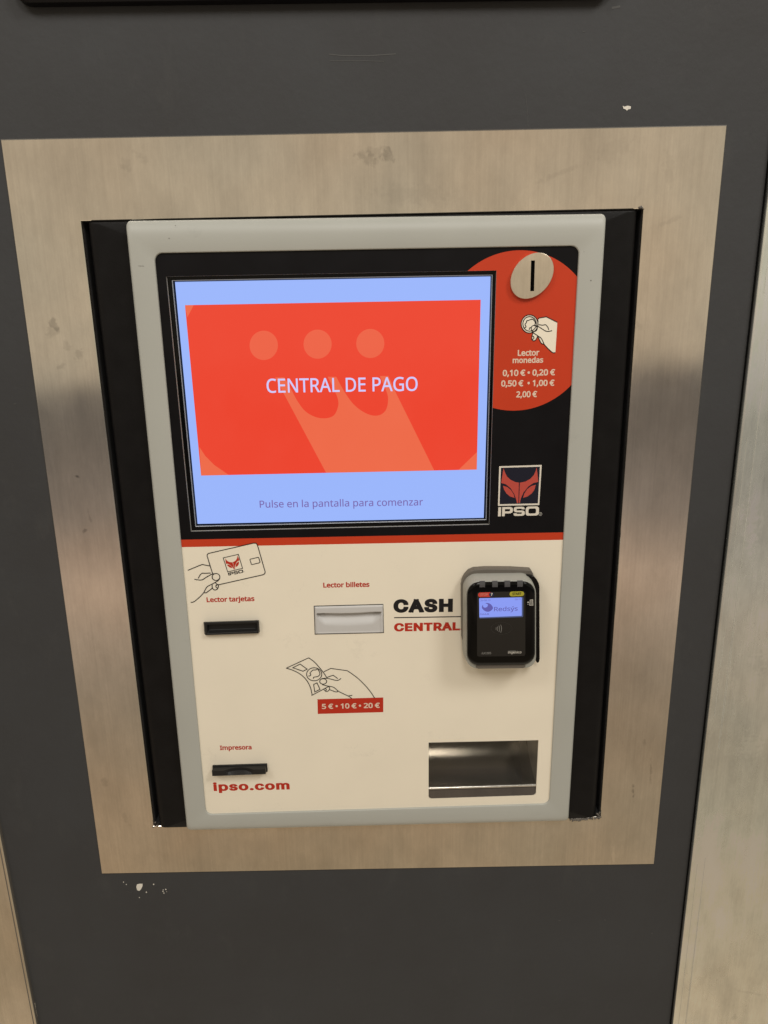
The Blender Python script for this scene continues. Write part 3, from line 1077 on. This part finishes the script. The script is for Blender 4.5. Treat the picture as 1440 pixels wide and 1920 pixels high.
bm = bmesh.new()
gq = Quad(*PP(SCR, Z_S))
flat(bm, [sq(gq, -0.004)], Z_S - 0.0006, 7)
flat(bm, [PP(SCR, Z_S)], Z_S, 0)
za, zb, zc = Z_S + .00012, Z_S + .00024, Z_S + .00036
flat(bm, [PP([(346.8, 572.2), (901.3, 562), (894, 880.5), (377, 891.8)], za)], za, 1)
for u, v, r in [(494.5, 647.5, 26.6), (595.5, 645.3, 26.4), (694.3, 644, 26.4)]:
    flat(bm, [PP(ell(u, v, r, r * 1.035, 48), zb)], zb, 6)
s5 = lambda x, y: (540 + x / 3.4286, 460 + y / 3.4286)
u1 = spline([(533, 707.5), s5(25, 935), s5(60, 1000), s5(110, 1065), s5(175, 1103), s5(240, 1112), s5(292, 1095), s5(318, 1050), s5(323, 1000), s5(300, 935), s5(255, 845)], 6)
u2 = spline([s5(310, 845), s5(365, 945), s5(420, 1020), s5(480, 1068), s5(540, 1093), s5(592, 1090), s5(628, 1060), s5(642, 1010), s5(637, 950), s5(590, 840)], 6)
crown = [(516, 707.8)] + u1 + u2 + [s5(645, 840), s5(692, 945), (814.3, 882.2), (611.5, 886.6)]
flat(bm, [PP(crown, zb)], zb, 2)
flat(bm, [PP([(346.8, 572.2), (363.5, 571.9), (351.2, 595)], zb)], zb, 2)
flat(bm, [PP([(373.8, 838), (385, 855), (402, 872), (429, 890.6), (377, 891.8)], zb)], zb, 2)
flat(bm, [PP([(894.8, 847), (894, 880.5), (859.5, 881.2)], zb)], zb, 2)
text(bm, 'CENTRAL DE PAGO', zc, (500.5, 736.6), (783, 732.8), 0.008, cap=26.3, mi=3)
text(bm, 'Pulse en la pantalla para comenzar', zb, (487.3, 952), (793, 947.6), 0.005, mi=4)
disp = newobj('display', bm, [G_BLUE, G_RED, G_ORANGE, G_LILAC, G_GREYV, M_SATIN, G_ORANGE2, M_VOID], ts, keep=True)
disp['label'] = 'lit pale blue screen with red banner, three dots and a crown shape'

# ------------------------------------------------------------------ coin slot
zc0, zc1 = Z_PAN + 0.0002, Z_PAN + 0.0048
bm = bmesh.new()
Sxx, Syy, Sxy = 244.0 ** 2, 260.0 ** 2, 19000.0
l11 = math.sqrt(Sxx); l21 = Sxy / l11; l22 = math.sqrt(Syy - l21 * l21)


def disc(k):
    pts = []
    for i in range(72):
        t = 2 * math.pi * i / 72
        X = l11 * math.cos(t); Y = l21 * math.cos(t) + l22 * math.sin(t)
        pts.append((860 + (826 + X * k) / 6.0, 450 + (401 - Y * k) / 6.0))
    return pts


slot = [(995.8, 488.5), (1003.0, 488.3), (1001.4, 545.8), (994.2, 546.0)]
d0 = PP(disc(1.0), zc1 - 0.0012)
d1 = PP(disc(0.993), zc1 - 0.0002)
d2 = PP(disc(0.98), zc1)
loft(bm, [(d0, zc0), (d0, zc1 - 0.0008), (d1, zc1 - 0.0002), (d2, zc1)])
sl_xy = PP(slot, zc1)
flat(bm, [d2, sl_xy], zc1, 0)
loft(bm, [(sl_xy, zc1), (sl_xy, zc1 - 0.0038)], mi=1)
flat(bm, [sl_xy], zc1 - 0.0038, 1)
cs = newobj('coin_slot', bm, [M_DISC, M_VOID], kiosk)
cs['label'] = 'oval steel coin slot plate with one upright slit'

# ------------------------------------------------------------------ card slot: a black frame with a deep mouth
bm = bmesh.new()
zf = Z_PAN + 0.006
o_b = PP([(381.4, 1166), (485.6, 1162.6), (487.2, 1185.5), (383.3, 1189.2)], Z_PAN)
o_f = PP([(383.2, 1167.2), (484.6, 1163.9), (484.6, 1187.6), (385.2, 1191.2)], zf)
i_f = PP([(387.3, 1171.2), (481.6, 1168.2), (481.8, 1184.2), (388.7, 1188.2)], zf)
i_b = PP([(391.5, 1171.5), (479.5, 1168.5), (479.5, 1179), (391.8, 1182.3)], zf - 0.004)
loft(bm, [(o_b, Z_PAN), (o_f, zf), (i_f, zf), (i_b, zf - 0.0055)], False, True)
newobj('card_slot', bm, M_MATTE, kiosk, bevel=(0.0005, 2))

# ------------------------------------------------------------------ receipt slot
bm = bmesh.new()
zf = Z_PAN + 0.0105
fl = PP([(398, 1436.2), (500.4, 1433.0), (501.6, 1447.6), (398.5, 1451)], Z_PAN + 0.0025)
prism(bm, fl, Z_PAN, Z_PAN + 0.0025)
rb = newobj('receipt_slot', bm, M_MATTE, kiosk, bevel=(0.0004, 2))
bm = bmesh.new()
top_l = P(397.2, 1446.2, zf); top_r = P(497.4, 1442.6, zf); bot_r = P(497.6, 1451.4, zf); bot_l = P(397.4, 1455.2, zf)
n = 24
yb = P(420, 1436.5, Z_PAN + 0.0026)[1] - P(420, 1446.2, zf)[1]
Tb, Tm, Tf, Bf, Bb = [], [], [], [], []
for i in range(n + 1):
    t = i / n
    tx = top_l[0] + (top_r[0] - top_l[0]) * t; ty = top_l[1] + (top_r[1] - top_l[1]) * t
    by = bot_l[1] + (bot_r[1] - bot_l[1]) * t
    g = max(0.0, 1 - ((t - 0.5) / 0.27) ** 2)      # thumb notch in the front of the upper lip
    Tb.append(bm.verts.new((tx, ty + 0.0008, Z_PAN + 0.002)))
    Tm.append(bm.verts.new((tx, ty + 0.0003, zf - 0.0058 * g)))
    Tf.append(bm.verts.new((tx, ty - 0.0035 * (1 if g > 0 else 0) * min(1, g * 3) - 0.0002, zf - 0.0058 * g)))
    Bf.append(bm.verts.new((tx, by, zf)))
    Bb.append(bm.verts.new((tx, by, Z_PAN + 0.002)))
for a, b in ((Tb, Tm), (Tm, Tf), (Tf, Bf), (Bf, Bb)):
    for i in range(n):
        bm.faces.new((a[i], a[i + 1], b[i + 1], b[i]))
bm.faces.new((Tb[0], Tm[0], Tf[0], Bf[0], Bb[0])); bm.faces.new((Tb[-1], Tm[-1], Tf[-1], Bf[-1], Bb[-1]))
newobj('mouth', bm, M_MATTE, rb)

# ------------------------------------------------------------------ banknote slot: pale plastic scoop
bm = bmesh.new()
nq = Quad(*PP([(589.6, 1137.2), (718.2, 1133.8), (719.0, 1185.6), (591.2, 1188.4)], Z_PAN))
NU, NV = 72, 44


def sm(a, b, x):
    t = min(1, max(0, (x - a) / (b - a))); return t * t * (3 - 2 * t)


grid = []
for j in range(NV + 1):
    v = j / NV                      # 0 top .. 1 bottom
    row = []
    for i in range(NU + 1):
        u = i / NU
        edge = min(u, 1 - u) * nq.w; ev = min(v, 1 - v) * nq.h
        z = 0.0022
        rnd = min(1.0, min(edge, ev) / 0.002)
        z -= 0.0020 * (1 - math.sqrt(max(0, 1 - (1 - rnd) ** 2)))
        top = 0.250 - 0.030 * (2 * u - 1) ** 2
        c = 1 - (2 * u - 1) ** 2
        inside = sm(0.025, 0.05, u) * sm(0.025, 0.05, 1 - u)
        shoulder = sm(0.02, 0.16, u) * sm(0.02, 0.16, 1 - u)
        bot = 0.40 + 0.24 * shoulder + 0.10 * c
        if v > top:
            lip = sm(top, top + 0.035, v)
            fall = 1 - sm(top + 0.05, bot, v)
            z -= 0.0080 * lip * fall * inside * (0.75 + 0.25 * (2 * u - 1) ** 2)
            z -= 0.0012 * sm(top, top + 0.05, v) * inside * (1 - sm(0.93, 0.99, v))
        row.append(bm.verts.new((*nq.at(u * nq.w, (1 - v) * nq.h), Z_PAN + z)))
    grid.append(row)
for j in range(NV):
    for i in range(NU):
        bm.faces.new((grid[j + 1][i], grid[j + 1][i + 1], grid[j][i + 1], grid[j][i]))
ns_ = newobj('banknote_slot', bm, M_ACCEPT, kiosk, smooth=True, keep=True)
bm = bmesh.new()
flat(bm, [note_xy], Z_PAN - 0.0058)
newobj('recess', bm, M_VOID, ns_, keep=True)

# ------------------------------------------------------------------ coin tray
bm = bmesh.new()
x0 = min(p[0] for p in tray_xy) - 0.0006; x1 = max(p[0] for p in tray_xy) + 0.0006
yt = P(906, 1390, Z_PAN)[1]; yl = P(904, 1477.5, Z_PAN)[1]
y_, z_ = yt + 0.006, -0.0755
prof = [(yt + 0.006, Z_PAN - 0.003), (y_, z_)]
for dy, nn in ((0.012, 3), (0.010, 6), (0.0035, 13), (0.009, 17.5), (0.003, 26)):
    y_ -= dy; z_ += dy * math.tan(math.radians(nn))
    prof.append((y_, z_))
y0_, z0_ = y_, z_
for i in range(1, 17):
    t = i / 16
    # smooth sweep from the steep back to the nearly level floor behind the lip
    c1 = (y0_ - 0.010, z0_ + 0.0055)
    c2 = (yl + 0.0015, z0_ + 0.028)
    e1 = (yl, Z_PAN - 0.003)
    w_ = ((1 - t) ** 3, 3 * t * (1 - t) ** 2, 3 * t * t * (1 - t), t ** 3)
    prof.append((w_[0] * y0_ + w_[1] * c1[0] + w_[2] * c2[0] + w_[3] * e1[0], w_[0] * z0_ + w_[1] * c1[1] + w_[2] * c2[1] + w_[3] * e1[1]))
rows = [[bm.verts.new((x, y, z)) for y, z in prof] for x in (x0, x1)]
for i in range(len(prof) - 1):
    bm.faces.new((rows[0][i], rows[0][i + 1], rows[1][i + 1], rows[1][i]))
ends = [[v.co.copy() for v in r] for r in rows]
tray = newobj('coin_tray', bm, M_TRAY, kiosk, smooth=True)
tray.data.set_sharp_from_angle(angle=math.radians(45))
for e in ends:
    bm = bmesh.new()
    bm.faces.new([bm.verts.new(c) for c in e])
    newobj('end_wall', bm, M_TEND, tray)
# lip: rolled edge and front flap
bm = bmesh.new()
flap = [tq.at(x, y) for x, y in rr(0.0004, tq.w - 0.0004, 0.0003, 0.011, (0.004, 0.004, 0.0001, 0.0001), 6)]
f_hi = max(p[1] for p in flap); f_lo = min(p[1] for p in flap)
lean = [Z_PAN - 0.0003 - 0.0026 * (p[1] - f_lo) / (f_hi - f_lo) for p in flap]
loft(bm, [(flap, Z_PAN - 0.006), (flap, lean)], True, True)
lip = newobj('lip', bm, M_FLAP, tray)
bm = bmesh.new()
a = Vector(P(804.2, 1479.8, Z_PAN)); b = Vector(P(1005.0, 1473.8, Z_PAN))
ring = []
for k, e in enumerate((a, b)):
    ring.append([bm.verts.new((e.x, e.y + 0.0019 * math.sin(2 * math.pi * i / 16), Z_PAN - 0.0026 + 0.0022 * math.cos(2 * math.pi * i / 16))) for i in range(16)])
for i in range(16):
    j = (i + 1) % 16
    bm.faces.new((ring[0][i], ring[0][j], ring[1][j], ring[1][i]))
newobj('rolled_edge', bm, M_LIP, tray, smooth=True)

# ------------------------------------------------------------------ card reader terminal
bm = bmesh.new()
plate = [(879, 1234), (872, 1222), (866.3, 1197), (865.4, 1100), (867.2, 1090), (871.5, 1081), (879, 1072.5), (889, 1068), (912, 1066.5), (960, 1066.8), (996, 1069), (1000, 1076), (1000, 1234)]
prism(bm, PP(plate, Z_PAN + 0.011), Z_PAN, Z_PAN + 0.011)
cr = newobj('card_reader', bm, M_TAUPE, kiosk, bevel=(0.0012, 3))
cr['label'] = 'contactless card reader with grey body and glossy black face'
bm = bmesh.new()
zw = Z_PAN + 0.016
wing = [(986, 1079), (1000.5, 1080.2), (1006, 1086), (1010.3, 1093.5), (1011.8, 1101), (1012.3, 1236), (1011.3, 1241), (1008.8, 1243.6), (1006.2, 1242.5), (1004.3, 1238), (1003, 1222), (986, 1220)]
prism(bm, PP(wing, zw), Z_PAN + 0.0005, zw)
newobj('card_guide', bm, M_GLOSS, cr, bevel=(0.0016, 3))
roll = lambda pts: [(u, v - 0.014 * (u - 940)) for u, v in pts]


def prr(u0, u1, v0, v1, r, z, n=8):
    return PP(roll(rr(u0, u1, v1, v0, r, n)), z)


ZB0, ZB1, ZB2 = Z_PAN + 0.009, Z_PAN + 0.030, Z_PAN + 0.0385
bm = bmesh.new()
loft(bm, [(prr(866.8, 998.5, 1073.3, 1240, (26, 20, 24, 26), ZB0), ZB0),
          (prr(868.5, 1000.5, 1076.5, 1246, (24, 20, 24, 26), Z_PAN + 0.014), Z_PAN + 0.014),
          (prr(873.6, 1004.6, 1087.2, 1252.5, (22, 20, 24, 25), ZB1), ZB1),
          (prr(874.3, 1004.9, 1089.0, 1252.8, (22, 20, 24, 25), ZB1 + 0.0015), ZB1 + 0.0015),
          (prr(876, 1003.5, 1091, 1250, (22, 20, 24, 25), ZB1 + 0.002), ZB1 + 0.002)], True, True)
newobj('body', bm, M_TGREY, cr, smooth=True).data.set_sharp_from_angle(angle=math.radians(50))
bm = bmesh.new()
chin = PP(roll([(893, 1246), (985, 1246), (985.5, 1251.5), (981, 1253.8), (897, 1253.8), (892.5, 1251.5)]), ZB1 + 0.004)
prism(bm, chin, ZB1 - 0.004, ZB1 + 0.0040)
newobj('chin', bm, M_TAUPE, cr, bevel=(0.0008, 2))
bm = bmesh.new()
fa = (875.2, 1003.6, 1090.2, 1247.2)


def face(i, z, r):
    return prr(fa[0] + i, fa[1] - i, fa[2] + i, fa[3] - i, r, z)


loft(bm, [(face(0.8, ZB1 + .0018, 23), ZB1 + .0018), (face(0, ZB1 + .0036, 23), ZB1 + .0036), (face(0.2, ZB2 - .0036, 23), ZB2 - .0036), (face(1.2, ZB2 - .0016, 22), ZB2 - .0016),
          (face(3.2, ZB2 - .0005, 21), ZB2 - .0005), (face(6.5, ZB2, 19), ZB2)], True, True)
fc = newobj('face', bm, M_GLOSS, cr, smooth=True)
fc.data.set_sharp_from_angle(angle=math.radians(50))
M_WIN = mat('reader_window', (0.020, 0.018, 0.0155), 0.06, spec=0.32)
M_STOP = mat('red_key_print', (0.60, 0.055, 0.04), 0.3)
M_GO = mat('yellow_key_print', (0.42, 0.38, 0.035), 0.3)
M_HELP = mat('navy_key_print', (0.012, 0.018, 0.06), 0.3)
M_GREYP = mat('grey_print', (0.30, 0.29, 0.27), 0.4)
M_FAINT = mat('faint_print', (0.04, 0.037, 0.033), 0.4)
M_LED = mat('clear_indicator_plastic', (0.07, 0.07, 0.075), 0.12, spec=0.6)
M_ICON = mat('white_icon_print', (0.55, 0.52, 0.46), 0.4)
zt = ZB2 + 0.00015
zu = ZB2 + 0.0003
zv = ZB2 + 0.00045
rp_ = lambda pts: [(820 + x / 6.0, 1030 + y / 6.0) for x, y in pts]
bm = bmesh.new()
flat(bm, [prr(894.5, 985, 1109.5, 1230.5, 4, zt)], zt)
newobj('window', bm, M_WIN, cr, keep=True)


def pill(x0, x1, yl, yr, h, z, n=8):
    pts = rr(x0, x1, h, -h, h, n)
    return PP(rp_([(x, yl + (yr - yl) * (x - x0) / (x1 - x0) + y) for x, y in pts]), z)


bm = bmesh.new()
flat(bm, [pill(458, 628, 513, 508, 26, zu)], zu, 0)
flat(bm, [pill(583, 638, 509.5, 508, 25, zv)], zv, 1)
flat(bm, [pill(812, 976, 503, 499, 27, zu)], zu, 2)
text(bm, 'STOP', zv, *rp_([(483, 523), (568, 521)]), 0.02, cap=4.4, mi=3)
text(bm, '?', zv + .0001, *rp_([(600, 522), (621, 522)]), 0.03, cap=5.2, mi=4)
text(bm, 'START', zv, *rp_([(845, 515), (945, 513)]), 0.02, cap=4.6, mi=5)
newobj('key_print', bm, [M_STOP, M_HELP, M_GO, mat('pink_key_lettering', (0.65, 0.25, 0.2), 0.4), M_WHITEP, M_INK], cr, keep=True)
bm = bmesh.new()
lcd = [(470, 556), (474, 550), (942, 540), (950, 545), (950, 742), (945, 748), (480, 766), (473, 762)]
flat(bm, [PP(rp_([(470, 556), (474, 550), (960, 538), (968, 545), (966, 752), (958, 762), (480, 778), (473, 772)]), zu)], zu, 2)
flat(bm, [PP(rp_(lcd), zv)], zv, 0)
z9 = zv + .00012
blob = spline([(540, 606), (575, 605), (605, 622), (626, 655), (615, 680), (590, 698), (560, 702), (530, 690), (505, 665), (502, 645), (512, 625), (516, 645), (530, 655), (552, 652), (566, 638), (566, 618)], 5, True)
flat(bm, [PP(rp_(blob), z9)], z9, 1)
text(bm, 'Redsýs', z9, *rp_([(638, 697), (904, 690)]), 0.008, cap=8.0, mi=1)
text(bm, '26-08-19', z9, *rp_([(484, 584), (597, 581)]), 0.0, cap=3.0, mi=1)
text(bm, '09:11', z9, *rp_([(872, 573), (938, 571)]), 0.0, cap=3.0, mi=1)
for x in (486, 500, 512, 524, 536, 548, 560, 572):
    hh = random.choice((6, 9, 15))
    flat(bm, [PP(rp_([(x, 736), (x + 7, 736), (x + 7, 736 - hh), (x, 736 - hh)]), z9)], z9, 1)
newobj('reader_display', bm, [G_LCD, G_LCDINK, G_LCDEDGE], cr, keep=True)
bm = bmesh.new()
for r, a in ((52, 16), (70, 20), (90, 23), (112, 23)):
    pts = [(610 + r * math.cos(math.radians(a * t / 6)), 893 + r * math.sin(math.radians(a * t / 6))) for t in range(-6, 7)]
    stroke(bm, PP(rp_(pts), zu), zu, 0.00042, 0)
oval = ell(722, 888, 118, 68, 40)
stroke(bm, PP(rp_(oval), zu), zu, 0.0002, 1, True)
text(bm, 'iUC285', zu, *rp_([(500, 1181), (605, 1178)]), 0.0, cap=3.8, mi=0)
text(bm, 'ingenico', zu, *rp_([(795, 1173), (946, 1170)]), 0.02, cap=4.6, mi=2)
stroke(bm, PP(rp_([(797, 1146), (880, 1143)]), zu), zu, 0.0005, 0)
newobj('reader_lettering', bm, [M_GREYP, M_FAINT, M_ICON], cr, keep=True)
bm = bmesh.new()
st = lambda pts, w=.0004, c=False: stroke(bm, PP(rp_(pts), zt), zt, w, 0, c)
st([(1044, 570), (1073, 566), (1076, 630), (1038, 628)], .0006, True)
st([(1053, 570), (1047, 627)], .0003); st([(1064, 570), (1063, 628)], .0006)
flat(bm, [PP(rp_([(1010, 592), (1030, 588), (1030, 600), (1020, 606)]), zt)], zt)
flat(bm, [PP(rp_(ell(1020, 620, 5, 4, 10)), zt)], zt)
newobj('icon_print', bm, M_ICON, cr, keep=True)
for cx in (505, 648, 787, 930):
    bm = bmesh.new()
    yo = -0.014 * (820 + cx / 6 - 940)
    w = 31 / 6.0; cu = 820 + cx / 6.0
    ledq = PP([(cu - w, 1091.5 + yo), (cu + w, 1091.5 + yo), (cu + w, 1100.5 + yo), (cu - w, 1100.5 + yo)], ZB2)
    zl = [ZB2 - 0.0005, ZB2 - 0.0005, ZB2 + 0.0004, ZB2 + 0.0004]
    lq = [P(cu - w, 1100.5 + yo, ZB2), P(cu + w, 1100.5 + yo, ZB2), P(cu + w, 1091.2 + yo, ZB2), P(cu - w, 1091.2 + yo, ZB2)]
    prof = [(lq[0][1], ZB2 + .0004), ((lq[0][1] + lq[3][1]) / 2, ZB2 + .0004), (lq[3][1] + .0001, ZB2 - .0006), (lq[3][1] + .0007, ZB2 - .0022)]
    rws = [[bm.verts.new((x, y, z)) for y, z in prof] for x in (lq[0][0], lq[1][0])]
    for i in range(3):
        bm.faces.new((rws[0][i], rws[1][i], rws[1][i + 1], rws[0][i + 1]))
    for rw in rws:
        bb = [bm.verts.new((v.co.x, v.co.y - (0.0 if k else 0), v.co.z - 0.0015)) for k, v in enumerate(rw)]
        for i in range(3):
            bm.faces.new((rw[i], rw[i + 1], bb[i + 1], bb[i]))
    newobj('indicator_light', bm, M_LED, cr)

# ------------------------------------------------------------------ sealant crumbs round the opening
def crumbs(pts, z, r0, r1, name='sealant'):
    bm = bmesh.new()
    for u, v in pts:
        x, y = P(u, v, z)
        r = random.uniform(r0, r1)
        mtx = Matrix.Translation((x, y, z)) @ Matrix.Rotation(random.uniform(0, 3), 4, 'Z') @ Matrix.Diagonal((r * random.uniform(1, 1.9), r * random.uniform(.7, 1), r * .8, 1))
        ret = bmesh.ops.create_icosphere(bm, subdivisions=2, radius=1.0, matrix=mtx)
        for vv in ret['verts']:
            vv.co += Vector([random.uniform(-1, 1) for _ in range(3)]) * r * 0.15
    return newobj(name, bm, M_SEAL, kiosk, smooth=True)


pts = [(1070 + 56 * t + random.uniform(-1, 1), 1537.5 - 4.5 * t + random.uniform(-1.6, 1.6)) for t in [i / 34 for i in range(35)]]
crumbs(pts, 0.0035, 0.0008, 0.0017)
crumbs([(1121, 1527), (1123, 1530), (1120, 1532), (1124, 1524)], 0.0025, 0.0009, 0.0018)
crumbs([(288, 1546), (290, 1549), (291, 1542), (294, 1548), (287, 1551)], 0.0025, 0.0007, 0.0014)
crumbs([(1200, 389.5), (1202, 388.5), (1204, 390)], 0.002, 0.0011, 0.0018)
